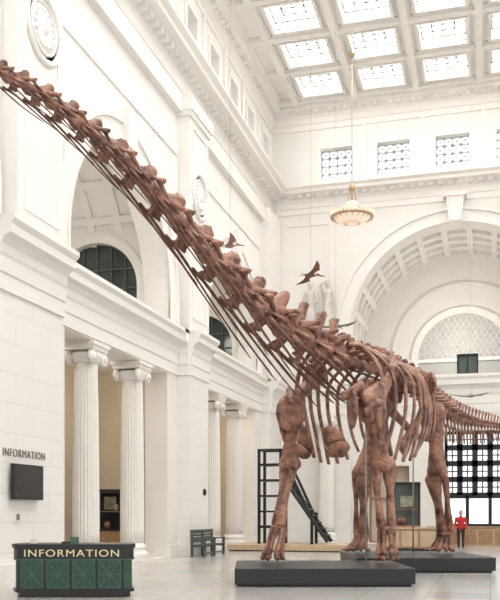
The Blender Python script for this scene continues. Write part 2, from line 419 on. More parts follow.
for x in fw:
    mb=MB(); mb.box(x-.85,YF+.5,19.7,x+.85,YF+.55,21.4,M_pane)
    lattice(mb,x-.85,19.7,x+.85,21.4,4,4,0.06,lambda a,b,t:(a,YF+0.35+t,b),M_mull,diag=True)
    mb.obj('window_%d'%wn); wn+=1
mb=MB()
YB=52.2
vault(mb,AC,AFR+.2,AZS,YF+0.8,YB,lambda u,a,z:(a,u,z),13,4,M_plaster,w=0.34,dep=0.2,thick=0.3)
mb.box(AC-AFR-.3,YF+.8,0,AC-AFR,YB,AZS,M_plaster); mb.box(AC+AFR,YF+.8,0,AC+AFR+.3,YB,AZS,M_plaster)
mb.plate(rect(AC-AFR-.3,0,AC+AFR+.3,AZS+AFR+.4),[],0.3,lambda a,b,c:(a,YB+.15+c,b),M_plaster)
LC=-1.5
mb.plate(ring_poly(LC,2.6,3.0,9.6,10.7),[],0.2,lambda a,b,c:(a,YB-.08+c,b),M_trim)
mb.plate(ring_poly(LC,4.0,4.15,9.6,11.0),[],0.14,lambda a,b,c:(a,YB-.05+c,b),M_trim)
mb.box(AC-AFR,YB-.2,10.4,LC-3.0,YB,10.7,M_trim);mb.box(LC+3.0,YB-.2,10.4,AC+AFR,YB,10.7,M_trim)
mb.obj('wall_vestibule')
mb=MB()
mb.plate(arch_poly(LC,2.6,9.6,10.7),[],0.05,lambda a,b,c:(a,YB-.05+c,b),mat('tympanum_grey',(0.5,0.495,0.48),0.6))
mb.box(LC-2.6,YB-.2,10.5,LC+2.6,YB-.02,10.7,M_trim)
s=0.34
for j in range(9):
    for i in range(-8,9):
        x=LC+(i+(j%2)*.5)*s; z=10.72+j*s*.8
        if math.hypot(x-LC,z-10.7)<2.45:
            pts=[(x+s*.5*math.cos(t),YB-.1,z+s*.8*math.sin(t)) for t in [pi*q/6 for q in range(7)]]
            mb.tube(pts,0.025,M_trim,4,ref=(0,1,0))
mb.obj('window_%d'%wn); wn+=1
# screen wall under the arch
mb=MB()
DX0,DX1=-2.35,2.35
mb.plate(rect(AC-AFR,0,AC+AFR,7.0),[rect(DX0,0.02,DX1,6.0),rect(-6.4,0.02,-4.2,4.2)],0.4,lambda a,b,c:(a,YF+1.0+c,b),M_plaster)
cornice(mb,YF+.8,AC-AFR,AC+AFR,6.95,2.0,0.5,M_trim,-1,'y')
mb.box(AC-AFR,YF+.8,6.95,AC+AFR,YF+1.3,8.95,M_trim)
mb.plate(rect(DX0-.3,0,DX1+.3,6.3),[rect(DX0,-.1,DX1,6.0)],0.12,lambda a,b,c:(a,YF+.78+c,b),M_trim)
mb.obj('wall_entrance_screen')
mb=MB(); yd=YF+1.4
mb.box(DX0,yd+.15,0,DX1,yd+.18,6.05,mat('door_daylight_glass',(0.85,0.9,0.92),0.2,emit=(0.9,0.96,1.0),es=1.0))
lattice(mb,DX0,2.6,DX1,6.0,6,4,0.28,lambda a,b,t:(a,yd+t,b),M_black,fr=0.28,th=0.12)
cw=(DX1-DX0)/6; ch=3.4/4
for i in range(6):
    for j in range(4):
        cx=DX0+cw*(i+.5); cz=2.6+ch*(j+.5)
        for sx in(-1,1):
            for sz in(-1,1):
                mb.prism([(cx+sx*cw*.5,cz+sz*ch*.5),(cx+sx*cw*.1,cz+sz*ch*.5),(cx+sx*cw*.5,cz+sz*ch*.1)],-.04,.04,lambda a,b,t:(a,yd+t,b),M_black)
        mb.box(cx-.03,yd-.03,cz-ch/2,cx+.03,yd+.03,cz+ch/2,M_black); mb.box(cx-cw/2,yd-.03,cz-.03,cx+cw/2,yd+.03,cz+.03,M_black)
for i in range(5):
    x=DX0+(DX1-DX0)*i/4; mb.box(x-.09,yd-.06,0,x+.09,yd+.08,2.6,M_black)
for z in(0.1,1.0,2.5): mb.box(DX0,yd-.04,z-.07,DX1,yd+.06,z+.07,M_black)
mb.box(DX0,yd,0,DX1,yd+.05,1.0,M_black)
mb.obj('door_1')
mb=MB()
mb.box(-6.4,yd+.12,0,-4.2,yd+.16,4.2,M_beige)
for x in(-6.4,-5.34,-4.3): mb.box(x,yd-.06,0,x+.1,yd+.06,4.2,M_wood)
for z in(0,2.4,4.1): mb.box(-6.4,yd-.05,z,-4.2,yd+.05,z+.1,M_wood)
mb.obj('door_2')
ionic('ionic_column',-8.45,YF-.64,6.95,face='y')
mb=MB(); mb.plate(rect(30,0,YF,ZC),[arch_poly(38.75,AR,8.75,ZS),rect(38.75-HW,.02,38.75+HW,6.9)],0.6,lambda a,b,c:(XR+.3+c,a,b),M_plaster)
mb.box(XR-.5,43.95,0,XR,YF,17.7,M_plaster); mb.obj('wall_right')
mb=MB(); cornice(mb,XR,30,YF,6.95,1.7,.5,M_trim,-1); cornice(mb,XR,30,YF,17.6,1.7,1.0,M_trim,-1,dent=.5); cornice(mb,XR,30,YF,22.5,1.4,.7,M_trim,-1,dent=.4)
mb.obj('trim_5')
# ---- ceiling
mb=MB()
cxs=[-8.5+3.2*i for i in range(5)]; cys=[44.05-3.15*j for j in range(15)]
S=1.04
holes=[rect(x-S,y-S,x+S,y+S) for x in cxs for y in cys]
mb.plate(rect(XL-.9,Y0,XR+.6,YF+.8),holes,0.5,lambda a,b,c:(a,b,ZC+.25+c),M_plaster)
for x in cxs:
    for y in cys:
        mb.plate(rect(x-S-.14,y-S-.14,x+S+.14,y+S+.14),[rect(x-S,y-S,x+S,y+S)],0.2,lambda a,b,c:(a,b,ZC-.06+c),M_trim)
for x in [-10.1+3.2*i for i in range(6)]:
    mb.box(x-.16,Y0,ZC-.24,x+.16,YF,ZC+.05,M_plaster); mb.box(x-.24,Y0,ZC-.10,x+.24,YF,ZC+.05,M_plaster)
for y in [cys[0]+1.575-3.15*j for j in range(16)]:
    mb.box(XL,y-.16,ZC-.23,XR,y+.16,ZC+.05,M_plaster); mb.box(XL,y-.24,ZC-.095,XR,y+.24,ZC+.05,M_plaster)
mb.obj('ceiling')
mb=MB()
for x in cxs:
    for y in cys:
        mb.box(x-S,y-S,ZC+.42,x+S,y+S,ZC+.46,M_sky)
        lattice(mb,x-S,y-S,x+S,y+S,4,4,0.05,lambda a,b,t:(a,b,ZC+.34+t),M_mullsky,fr=0.14,th=.06)
        lattice(mb,x-.52,y-.52,x+.52,y+.52,2,2,0.04,lambda a,b,t:(a,b,ZC+.33+t),M_mullsky,fr=0.09,diag=True,th=.06)
mb.obj('ceiling_skylights')
# ------------------------------------------------------------ chandelier
mb=MB()
mb.lathe([(.05,-.48),(.10,-.43),(.05,-.38),(.3,-.32),(.66,-.2),(.93,0.0),(.98,.05),(.93,.08),(.5,.10),(.1,.12)],(0,0,0),M_lamp,40)
for k in range(36):
    w=2*pi*k/36; c,s=math.cos(w),math.sin(w)
    mb.bone((.92*c,.92*s,-.02),(1.04*c,1.04*s,.22),[(0,.05,.02),(.5,.075,.02),(1,.02,.02)],M_lamp,6,ref=(-s,c,0),k=4)
    if k%2==0: mb.bone((.9*c,.9*s,-.04),(.3*c,.3*s,-.33),[(0,.03,.02),(1,.015,.015)],M_brass,5,k=3)
mb.lathe([(.94,-.04),(1.02,-.02),(1.02,.05),(.94,.07)],(0,0,0),M_brass,48)
mb.lathe([(.28,.5),(.32,.56),(.28,.7),(.15,.75)],(0,0,0),M_lamp,32)
mb.lathe([(.12,1.3),(.17,1.35),(.12,1.5),(.05,1.6)],(0,0,0),M_brass,20)
for k in range(10):
    w=2*pi*k/10; c,s=math.cos(w),math.sin(w)
    mb.tube([(.9*c,.9*s,.1),(.5*c,.5*s,.3),(.24*c,.24*s,.7),(.08*c,.08*s,1.5)],.01,M_brass,4)
mb.tube([(0,0,.1),(0,0,ZC-15.7-.2)],.02,M_brass,8)
mb.lathe([(.05,ZC-16.3),(.16,ZC-16.15),(.18,ZC-16.08)],(0,0,0),M_brass,20)
mb.obj('chandelier',(-6.35,41.1,15.75))
# ------------------------------------------------------------ TITANOSAUR (local: x forward, y left, z up)
D=MB(); D.jit=.11; B=M_bone; BR=M_bone_dark
NK=[(-.4,0,5.72),(0.5,-.05,5.78),(1,-.14,5.85),(2,-.28,6.02),(3,-.42,6.36),(4,-.56,6.77),(5,-.70,7.25),(6,-.84,7.80),(7,-.98,8.25),(8,-1.12,8.57),(9,-1.26,8.80),(10,-1.4,8.86)]
path=catmull(NK,12)
def arcs(path):
    L=[0]
    for i in range(1,len(path)): L.append(L[-1]+(path[i]-path[i-1]).length)
    return L
def at(path,L,s):
    for i in range(1,len(L)):
        if s<=L[i]: 
            u=(s-L[i-1])/(L[i]-L[i-1]); return path[i-1].lerp(path[i],u)
    return path[-1]
def vertebra(p0,p1,s,kind,extra=1.0):
    T=(p1-p0); L=T.length; T.normalize(); S_=Vector((0,0,1)).cross(T).normalized(); U=T.cross(S_)
    P=lambda t,a,u: p0+T*(t*L)+S_*a+U*u
    if kind=='neck':
        D.bone(P(.02,0,0),P(.97,0,0),[(0,.35*s,.32*s),(.12,.33*s,.31*s),(.45,.16*s,.17*s),(.8,.22*s,.21*s),(1,.25*s,.23*s)],B,12,ref=U,k=10)
        D.bone(P(.10,0,.22*s),P(.90,0,.2*s),[(0,.18*s,.22*s),(.4,.12*s,.22*s),(1,.14*s,.16*s)],B,8,ref=U,k=6)
        D.bone(P(.48,0,.20*s),P(.22,0,.76*s*extra),[(0,.09*s,.28*L),(.5,.07*s,.20*L),(.85,.10*s,.19*L),(1,.15*s,.14*L)],B,9,ref=T,k=7)
        for q in(-1,1):
            D.bone(P(.66,q*.1*s,.2*s),P(1.16,q*.34*s,.27*s),[(0,.09*s,.10*s),(.6,.07*s,.08*s),(1,.15*s,.06*s)],B,8,ref=U,k=5)
            D.bone(P(.42,q*.07*s,.32*s),P(-.04,q*.34*s,.48*s),[(0,.07*s,.12*s),(.6,.07*s,.08*s),(1,.16*s,.07*s)],B,8,ref=U,k=5)
            D.bone(P(.6,q*.08*s,.05*s),P(.55,q*.54*s,-.20*s),[(0,.24*L,.10*s),(.6,.14*L,.06*s),(1,.21*L,.07*s)],B,8,ref=U,k=6)
            D.bone(P(.82,q*.15*s,-.15*s),P(.72,q*.42*s,-.44*s),[(0,.08*s,.08*s),(1,.07*s,.10*s)],B,7,ref=U,k=4)
            a=P(1.05,q*.42*s,-.40*s); b=P(.4,q*.44*s,-.47*s)
            e=p0-T*(2.1*L)+S_*(q*.40*s)-Vector((0,0,1))*(.46*s+.66*L)
            D.tube(catmull([a,b,(b*0.5+e*0.5)-Vector((0,0,.03)),e],4),[.07*s]*3+[.055*s]*3+[.04*s]*3+[.03*s]*3+[.012*s],BR,6)
    elif kind=='dorsal':
        D.bone(P(.02,0,0),P(.95,0,0),[(0,.26*s,.26*s),(.5,.18*s,.19*s),(1,.25*s,.25*s)],B,10,ref=U,k=6)
        D.bone(P(.5,0,.1*s),P(.35,0,.92*s),[(0,.17*s,.2*s),(.4,.09*s,.13*s),(.8,.12*s,.15*s),(1,.21*s,.17*s)],B,9,ref=T,k=7)
        for q in(-1,1):
            D.bone(P(.5,q*.08*s,.32*s),P(.5,q*.78*s,.48*s),[(0,.17*s,.15*s),(.6,.09*s,.08*s),(1,.15*s,.12*s)],B,8,ref=U,k=5)
            D.bone(P(.4,q*.15*s,.45*s),P(-.1,q*.28*s,.62*s),[(0,.09*s,.09*s),(1,.12*s,.07*s)],B,7,ref=U,k=4)
    else:
        D.bone(P(.02,0,0),P(.95,0,0),[(0,.24*s,.24*s),(.5,.16*s,.16*s),(1,.24*s,.24*s)],B,9,ref=U,k=6)
        D.bone(P(.5,0,.12*s),P(.0,0,.70*s),[(0,.06*s,.14*s),(.5,.05*s,.1*s),(1,.08*s,.12*s)],B,7,ref=T,k=5)
        if s>.35:
            for q in(-1,1): D.bone(P(.5,q*.1*s,.05*s),P(.35,q*.58*s,.05*s),[(0,.12*s,.08*s),(1,.08*s,.05*s)],B,6,ref=U,k=4)
        if s>.16:
            for q in(-1,1): D.bone(P(.05,q*.13*s,-.18*s),P(-.12,q*.03*s,-.66*s),[(0,.045*s,.06*s),(1,.04*s,.06*s)],B,6,ref=T,k=4)
            D.bone(P(-.12,0,-.64*s),P(-.35,0,-1.2*s),[(0,.045*s,.09*s),(1,.03*s,.11*s)],B,6,ref=T,k=4)
LA=arcs(path); tot=LA[-1]
nv=15; wts=[.62+.5*math.sin(pi*min(1,(i+1)/11)) if i<11 else .62-.06*(i-11) for i in range(nv)]
sw=sum(wts); acc=0
for i in range(nv):
    s0=acc/sw*tot; acc+=wts[i]; s1=acc/sw*tot
    a=at(path,LA,s0); b=at(path,LA,s1); u=(s0+s1)/2/tot
    sz=.95-.12*u-.64*max(0,u-.12)**1.05
    sz=max(.25,sz)
    vertebra(a,b,sz,'neck',1.2 if u<.3 else 1.0)
DP=catmull([(-.4,0,5.72),(-1.5,0,5.68),(-3,0,5.74),(-4.5,0,5.78),(-6.8,0,5.6)],10)
LD=arcs(DP); nd=11
for i in range(nd):
    a=at(DP,LD,LD[-1]*i/nd); b=at(DP,LD,LD[-1]*(i+1)/nd); vertebra(b,a,.66,'dorsal')
D.jit=.06
for i in range(9):
    u=i/8; x=-.4-4.6*u; w=(.95+.37*math.sin(pi*min(1,u*.9+.15))) ; low=3.55-.5*math.sin(pi*min(1,u+.15)) + (.8*max(0,u-.6))
    if i==0: low=3.9
    for q in(-1,1):
        pts=catmull([(x,q*.30,6.0),(x-.05,q*.72,5.88),(x-.12,q*w,5.38),(x-.22,q*(w+.1),4.7),(x-.28,q*w,4.0),(x-.22,q*(w-.22),low)],5)
        n=len(pts); rad=[(.10 if k<3 else .12-.04*k/n,.055 if k<6 else .04) for k in range(n)]
        D.tube(pts,rad,B,8,ref=(0,1,.0))
for q in(-1,1):
    R=Matrix.Rotation(q*.35,3,'Z')@Matrix.Rotation(.5,3,'Y')@Matrix.Rotation(q*.45,3,'X')
    D.ell((.55,q*.42,3.42),(.07,.25,.46),B,R)
    D.ell((.62,q*.52,3.22),(.06,.31,.2),B,R)
for q in(-1,1):
    D.bone((.15,q*1.08,4.25),(-1.9,q*1.02,5.65),[(0,.48,.16),(.2,.36,.15),(.5,.18,.11),(.8,.24,.09),(1,.38,.07)],B,12,ref=(0,1,0),bow=(0,q*.14,0),k=14)
    R=Matrix.Rotation(q*.6,3,'Z')
    D.ell((.48,q*.84,4.2),(.42,.12,.48),B,R)
    D.ell((.12,q*1.12,4.12),(.25,.18,.25),B)
    D.bone((.7,q*.7,4.5),(.25,q*1.0,4.75),[(0,.12,.09),(1,.18,.1)],B,8,ref=(0,1,0),k=4)
D.jit=.06
def forelimb(sh,el,wr,ft,q):
    sh,el,wr,ft=map(Vector,(sh,el,wr,ft))
    D.bone(sh,el+Vector((0,0,.05)),[(0,.38,.23),(.12,.40,.23),(.35,.26,.16),(.55,.17,.14),(.8,.21,.16),(1,.31,.20)],B,14,ref=(1,0,0),k=18)
    D.ell(sh+Vector((0,-q*.12,.08)),(.22,.28,.19),B)
    D.bone(sh+Vector((.14,q*.24,-.15)),sh.lerp(el,.55)+Vector((.1,q*.12,0)),[(0,.10,.11),(.5,.08,.10),(1,.03,.04)],B,8,k=6)
    for o in(-.13,.13): D.ell(el+Vector((.04,o,.02)),(.16,.14,.15),B)
    D.bone(el+Vector((-.16,q*.13,.18)),wr+Vector((-.06,q*.11,.04)),[(0,.16,.13),(.15,.18,.16),(.5,.095,.095),(1,.13,.13)],B,10,ref=(1,0,0),k=12)
    D.bone(el+Vector((.13,-q*.13,-.1)),wr+Vector((.08,-q*.10,.04)),[(0,.15,.12),(.5,.08,.08),(1,.14,.12)],B,10,ref=(1,0,0),bow=(.04,0,0),k=10)
    D.ell(wr+Vector((0,0,-.04)),(.20,.22,.09),B)
    for k in range(5):
        w=-1.9+3.8*k/4; c,s=math.cos(w),math.sin(w)
        a=wr+Vector((.13*c,.16*s,-.1)); b=ft+Vector((.20*c+.03,.22*s,.22))
        D.bone(a,b,[(0,.085,.08),(.5,.055,.055),(1,.08,.08)],B,8,k=7)
        D.bone(b+Vector((0,0,-.05)),b+Vector((.06*c,.05*s,-.10)),[(0,.08,.08),(1,.065,.065)],B,7,k=3)
def hindlimb(hp,kn,an,ft,q):
    hp,kn,an,ft=map(Vector,(hp,kn,an,ft))
    D.bone(hp,kn+Vector((0,0,.06)),[(0,.32,.22),(.1,.37,.24),(.35,.25,.18),(.6,.20,.16),(.85,.26,.19),(1,.33,.23)],B,14,ref=(1,0,0),k=18)
    D.ell(hp+Vector((0,-q*.2,.08)),(.22,.22,.22),B)
    for o in(-.16,.16): D.ell(kn+Vector((-.03,o,.03)),(.21,.16,.19),B)
    D.bone(kn+Vector((.06,-q*.10,-.12)),an+Vector((.02,-q*.05,.05)),[(0,.26,.20),(.15,.22,.17),(.5,.12,.115),(.85,.16,.14),(1,.22,.18)],B,10,ref=(1,0,0),k=12)
    D.bone(kn+Vector((-.08,q*.22,-.1)),an+Vector((-.02,q*.20,.03)),[(0,.12,.11),(.5,.07,.065),(1,.12,.10)],B,8,ref=(1,0,0),k=10)
    D.ell(an+Vector((.03,0,-.04)),(.20,.27,.13),B)
    for k in range(5):
        w=-1.1+2.2*k/4; c,s=math.cos(w),math.sin(w)
        a=an+Vector((.08*c,.18*s,-.1)); b=ft+Vector((.28*c-.02,.29*s,.2))
        D.bone(a,b,[(0,.095,.09),(.5,.06,.06),(1,.09,.085)],B,8,k=6)
        e=b+Vector((.18*c,.15*s,-.09)); D.bone(b+Vector((0,0,-.03)),e,[(0,.08,.075),(1,.06,.06)],B,7,k=3)
        if k in(0,1,2,3): D.bone(e,e+Vector((.15*c,.12*s,.0)),[(0,.06,.06),(1,.015,.03)],B,6,k=3)
PZ=.42
forelimb((.08,-1.05,4.35),(.05,-1.1,2.85),(.62,-1.12,1.35),(.8,-1.18,PZ),-1)
forelimb((-.05,1.12,4.35),(-.55,1.2,2.80),(-.58,1.3,1.32),(-.5,1.36,PZ),1)
hindlimb((-5.75,-.9,4.9),(-5.0,-1.22,2.85),(-5.4,-1.36,1.0),(-5.25,-1.4,PZ),-1)
hindlimb((-5.75,.88,4.9),(-5.75,.95,2.85),(-6.5,.95,1.05),(-6.4,.92,PZ),1)
for q in(-1,1):
    R=Matrix.Rotation(q*.25,3,'Z')@Matrix.Rotation(q*-.35,3,'X')
    D.ell((-5.7,q*.72,5.48),(1.0,.11,.45),B,R,nu=18)
    D.ell((-4.95,q*.98,5.5),(.5,.10,.36),B,Matrix.Rotation(q*.7,3,'Z'))
    D.bone((-5.5,q*.72,4.95),(-4.7,q*.22,3.55),[(0,.26,.14),(.4,.18,.11),(1,.36,.10)],B,10,ref=(0,1,0),k=10)
    D.bone((-6.1,q*.70,4.95),(-7.25,q*.2,4.15),[(0,.22,.12),(.4,.14,.10),(1,.20,.08)],B,10,ref=(0,1,0),k=8)
    for x in(-5.2,-5.7,-6.2): D.bone((x,q*.15,5.6),(x,q*.72,5.4),[(0,.12,.12),(1,.10,.14)],B,7,k=4)
TP=catmull([(-6.8,0,5.6),(-8.5,0,5.35),(-11,0,5.15),(-14,0,5.2),(-17,0,5.35),(-20,0,5.2),(-22.5,0,4.8)],10)
LT=arcs(TP); s=0;i=0
while s<LT[-1]-.3:
    l=.42 if i<14 else .48
    u=s/LT[-1]; sz=.88*(1-u)**.6+.04
    a=at(TP,LT,s); b=at(TP,LT,min(LT[-1],s+l)); vertebra(b,a,sz,'tail'); s+=l;i+=1
h=Vector((10.0,-1.4,8.86))
D.bone(h+Vector((-.02,0,.02)),h+Vector((.62,-.08,-.28)),[(0,.13,.15),(.3,.15,.2),(.6,.12,.13),(1,.1,.07)],B,12,ref=(0,0,1),k=12)
D.bone(h+Vector((.05,0,-.2)),h+Vector((.55,-.08,-.42)),[(0,.1,.05),(1,.09,.04)],B,10,ref=(0,0,1),k=6)
for q in(-1,1): D.ell(h+Vector((.22,q*.13,.0)),(.06,.03,.06),M_black)
D.jit=0
for x,y,z1 in((-2.4,.0,5.55),(-6.3,0,5.3)):
    D.tube([(x,y,PZ+.01 if x<-5 else .02),(x,y,z1)],.022,M_steel,8)
D.tube([(-.55,0,5.5),(-3,0,5.5),(-6.6,0,5.4)],.03,M_black,8)
dino=D.obj('titanosaur_skeleton',(-3.92,21.64,0),(0,0,math.radians(-104.5)))
def plinth(cx,cy,w,d):
    mb=MB(); mb.box(-w/2,-d/2,.06,w/2,d/2,PZ,M_plinth); mb.box(-w/2+.08,-d/2+.08,0,w/2-.08,d/2-.08,.07,M_black)
    mb.obj('display_plinth',(cx,cy,0),(0,0,math.radians(15.5)),bevel=.015)
plinth(-4.04,20.93,4.1,3.3); plinth(-2.28,26.56,3.9,4.2)
# ------------------------------------------------------------ pterosaurs
def pterosaur(loc,span,yaw,roll,m,dih=.25):
    mb=MB(); s=span/2
    mb.bone((-.28*s,0,0),(.22*s,0,0.02*s),[(0,.03*s,.03*s),(.5,.09*s,.08*s),(1,.05*s,.05*s)],m,8,ref=(0,0,1),k=8)
    mb.bone((.2*s,0,.02*s),(.42*s,0,.10*s),[(0,.04*s,.04*s),(1,.035*s,.035*s)],m,7,ref=(0,0,1),k=5)
    mb.bone((.40*s,0,.11*s),(.82*s,0,.05*s),[(0,.05*s,.065*s),(.4,.03*s,.04*s),(1,.006*s,.008*s)],m,8,ref=(0,0,1),k=8)
    mb.bone((.42*s,0,.13*s),(.2*s,0,.22*s),[(0,.012*s,.04*s),(1,.004*s,.01*s)],m,6,ref=(0,0,1),k=4)
    for q in(-1,1):
        f=lambda x,y:(x*s,q*y*s,dih*(y**1.3)*s)
        arm=[f(.15,.05),f(.05,.25),f(.22,.45),f(.05,.75),f(-.22,1.0)]
        mb.tube(arm,[.03*s,.025*s,.025*s,.015*s,.006*s],m,6)
        back=[f(-.25,.05),f(-.16,.25),f(-.14,.45),f(-.17,.75),f(-.22,1.0)]
        vs=arm+back; vs2=[(x,y,z-.012*s) for x,y,z in vs]
        fs=[(i,i+1,6+i,5+i) for i in range(4)]
        mb.add(vs+vs2,fs+[tuple(10+k for k in f_[::-1]) for f_ in fs],m)
        mb.tube([(-.25*s,q*.04*s,0),(-.5*s,q*.09*s,-.03*s),(-.6*s,q*.1*s,-.02*s)],[.02*s,.014*s,.006*s],m,5)
    o=mb.obj('pterosaur_model',loc,(roll,0,yaw))
    c=MB(); c.tube([(0,0,.03*s),(0,0,ZC-.3-loc[2])],.004,M_steel,4)
    w=c.obj('suspension_cable'); w.parent=o
    w.matrix_parent_inverse=Matrix.Rotation(-roll,4,'X')
    return o
pterosaur((-6.0,29.5,9.9),1.5,.75,-.35,M_ptbrown,.12)
pterosaur((-8.1,26.8,10.3),1.25,.5,-.1,M_ptpink,.3)
pterosaur((-5.5,31.7,8.55),1.8,1.4,0,M_ptpale,.1)
pterosaur((-.8,37.1,6.5),1.7,1.4,0,M_ptpale,.15)
# ------------------------------------------------------------ information desk
mb=MB(); W=1.15
outl=[(-W+.05,0.5),(-W-.06,-.2),(-W+.08,-.5),(W-.08,-.5),(W+.06,-.2),(W-.05,.5)]
def scl(p,k): return [(a*k,b*k) for a,b in p]
idz=lambda a,b,t:(a,b,t)
mb.prism(scl(outl,.97),0.1,.98,idz,M_green); mb.prism(scl(outl,.94),0,.1,idz,M_black)
mb.prism(scl(outl,1.03),.98,1.06,idz,M_black); mb.prism(scl(outl,1.0),.76,.98,idz,M_black)
mb.prism(scl(outl,1.01),.1,.17,idz,M_black); mb.prism(scl(outl,1.015),.745,.765,idz,M_green2)
def strip(p,q,w,m,y=-.5):
    dx,dz=q[0]-p[0],q[1]-p[1]; L=math.hypot(dx,dz); nx,nz=-dz/L*w/2,dx/L*w/2
    mb.prism([(p[0]+nx,p[1]+nz),(p[0]-nx,p[1]-nz),(q[0]-nx,q[1]-nz),(q[0]+nx,q[1]+nz)],y-.0,y+.03,lambda a,b,t:(a,t,b),m)
n=4; x0=-W+.12; x1=W-.12
for i in range(n+1):
    x=x0+(x1-x0)*i/n; strip((x,.17),(x,.75),.05,M_black,-.515)
for i in range(n):
    a=x0+(x1-x0)*i/n+.04; b=x0+(x1-x0)*(i+1)/n-.04
    strip((a,.19),(b,.73),.022,M_green2,-.507); strip((a,.73),(b,.19),.022,M_green2,-.507)
    for z in(.2,.46,.72): strip((a,z),(b,z),.018,M_green2,-.505)
    strip((a,.2),(a,.72),.02,M_green2,-.505);strip((b,.2),(b,.72),.02,M_green2,-.505);strip(((a+b)/2,.2),((a+b)/2,.72),.018,M_green2,-.505)
mb.box(-.25,-.2,1.06,.05,.05,1.10,M_black); mb.box(-.05,-.3,1.06,.12,-.28,1.2,M_green2); mb.box(-.9,-.1,1.06,-.78,.0,1.14,M_white)
desk=mb.obj('information_desk',(-8.16,16.10,0),(0,0,math.radians(15.5)))
def text(body,size,loc,rot,m,name,parent=None,width=None,ext=.01):
    cu=bpy.data.curves.new(name,'FONT'); cu.body=body; cu.size=size; cu.extrude=ext; cu.align_x='CENTER'; cu.align_y='CENTER'; cu.space_character=1.15
    ob=bpy.data.objects.new('t',cu); SC.collection.objects.link(ob)
    dg=bpy.context.evaluated_depsgraph_get(); me=bpy.data.meshes.new_from_object(ob.evaluated_get(dg)); bpy.data.objects.remove(ob)
    me.materials.clear(); me.materials.append(m)
    if width:
        xs=[v.co.x for v in me.vertices]; k=width/(max(xs)-min(xs))
        for v in me.vertices: v.co.x*=k
    o=bpy.data.objects.new(name,me); SC.collection.objects.link(o); o.location=loc; o.rotation_euler=rot
    if parent: o.parent=parent
    return o
text('INFORMATION',.2,(0.02,-.512,.875),(pi/2,0,0),M_gold,'sign_letters',desk,1.88)
text('INFORMATION',.27,(XP+.012,19.15,3.12),(pi/2,0,pi/2),M_grey,'information_wall_sign',None,2.0)
mb=MB(); mb.box(XP,18.9,2.2,XP+.1,19.5,2.6,M_black); mb.box(XP+.08,18.38,2.0,XP+.16,19.8,2.86,M_black); mb.box(XP+.158,18.43,2.05,XP+.165,19.75,2.81,M_screen)
mb.obj('wall_television')
mb=MB(); mb.box(XP,18.65,1.45,XP+.04,18.9,1.7,M_white); mb.box(XP+.04,18.7,1.5,XP+.045,18.85,1.65,M_grey); mb.obj('wall_notice_plate')
mb=MB(); mb.lathe([(.0,0),(.14,0),(.14,.05),(.08,.08)],(XP,33.1,2.5),M_black,20,axis='x'); mb.obj('wall_alarm_bell')
def bench(loc):
    mb=MB(); L=1.2
    for y in(-L,0,L):
        mb.box(-.28,y-.05,0,-.2,y+.05,.98,M_bench); mb.box(.22,y-.05,0,.3,y+.05,.66,M_bench); mb.box(-.28,y-.05,.36,.3,y+.05,.42,M_bench); mb.box(-.28,y-.06,.64,.32,y+.06,.69,M_bench)
    for k in range(5): mb.box(-.2+.1*k,-L,.42,-.12+.1*k,L,.46,M_bench)
    for k in range(4): mb.box(-.25,-L,.55+.11*k,-.22,L,.63+.11*k,M_bench)
    mb.box(-.3,-L-.06,.96,-.2,L+.06,1.02,M_bench); mb.box(.22,-L,.1,.26,L,.16,M_bench)
    mb.obj('bench',loc)
bench((-10.6,32.1,0))
mb=MB(); mb.box(-.5,-.35,0,.5,.35,.9,M_wood); mb.box(-.52,-.37,.9,.52,.37,.98,M_black)
for x in(-.5,.44):
    for y in(-.35,.29): mb.box(x,y,.98,x+.06,y+.06,2.5,M_black)
mb.box(-.52,-.37,2.5,.52,.37,2.65,M_black); mb.box(-.44,.2,.98,.44,.25,2.5,M_dark); mb.box(-.44,-.3,1.7,.44,.2,1.73,M_wood)
mb.box(-.3,.1,1.8,.2,.14,2.35,M_pic); mb.ell((-.15,0,1.15),(.15,.1,.17),M_bone); mb.ell((.2,0,1.9),(.12,.1,.16),M_ptpale)
mb.obj('display_cabinet',(-15.4,33.6,0),(0,0,.3))
mb=MB()
for x in(-1.2,-.2,1.2):
    for y in(-.5,.5):
        h_=4.2 if x<0 else 2.0
        mb.box(x-.06,y-.06,0,x+.06,y+.06,h_ if x<1 else 1.4,M_black)
for z in(.7,1.4,2.1,2.8,3.5,4.15):
    mb.box(-1.26,-.56,z,-.14,-.44,z+.08,M_black); mb.box(-1.26,.44,z,-.14,.56,z+.08,M_black)
    mb.box(-1.26,-.56,z,-1.14,.56,z+.08,M_black); mb.box(-.26,-.5,z,-.14,.5,z+.08,M_black)
for y in(-.5,.5):
    mb.tube([(-.2,y,4.1),(1.25,y,1.0)],.07,M_black,6,smooth=False); mb.tube([(-.2,y,3.1),(1.9,y,.1)],.09,M_black,6,smooth=False)
for k in range(10):
    t=k/10; mb.box(-.2+2.0*t,-.5,2.95-2.85*t,.06+2.0*t,.5,3.0-2.85*t,M_black)
mb.box(-1.2,-.45,.78,-.2,.45,.82,M_black)
mb.obj('steel_exhibit_stair',(-8.75,37.9,.28))
mb=MB(); mb.box(-11.0,36.2,0,-5.7,39.4,.05,M_black); mb.box(-11.05,36.15,.05,-5.65,39.45,.28,M_lwood)
mb.obj('exhibit_platform')
mb=MB(); mb.box(-1.2,-.5,.0,1.2,.5,.1,M_black); mb.box(-1.25,-.55,.1,1.25,.55,.95,M_wood); mb.box(-1.3,-.6,.95,1.3,.6,1.02,M_lwood)
for x in(-.8,0,.8): mb.box(x-.35,-.57,.18,x+.35,-.55,.88,M_lwood)
mb.obj('wooden_counter',(-3.4,39.0,0))
mb=MB()
for x in(-.6,.54):
    for y in(-.3,.24): mb.box(x,y,0,x+.06,y+.06,1.9,M_black)
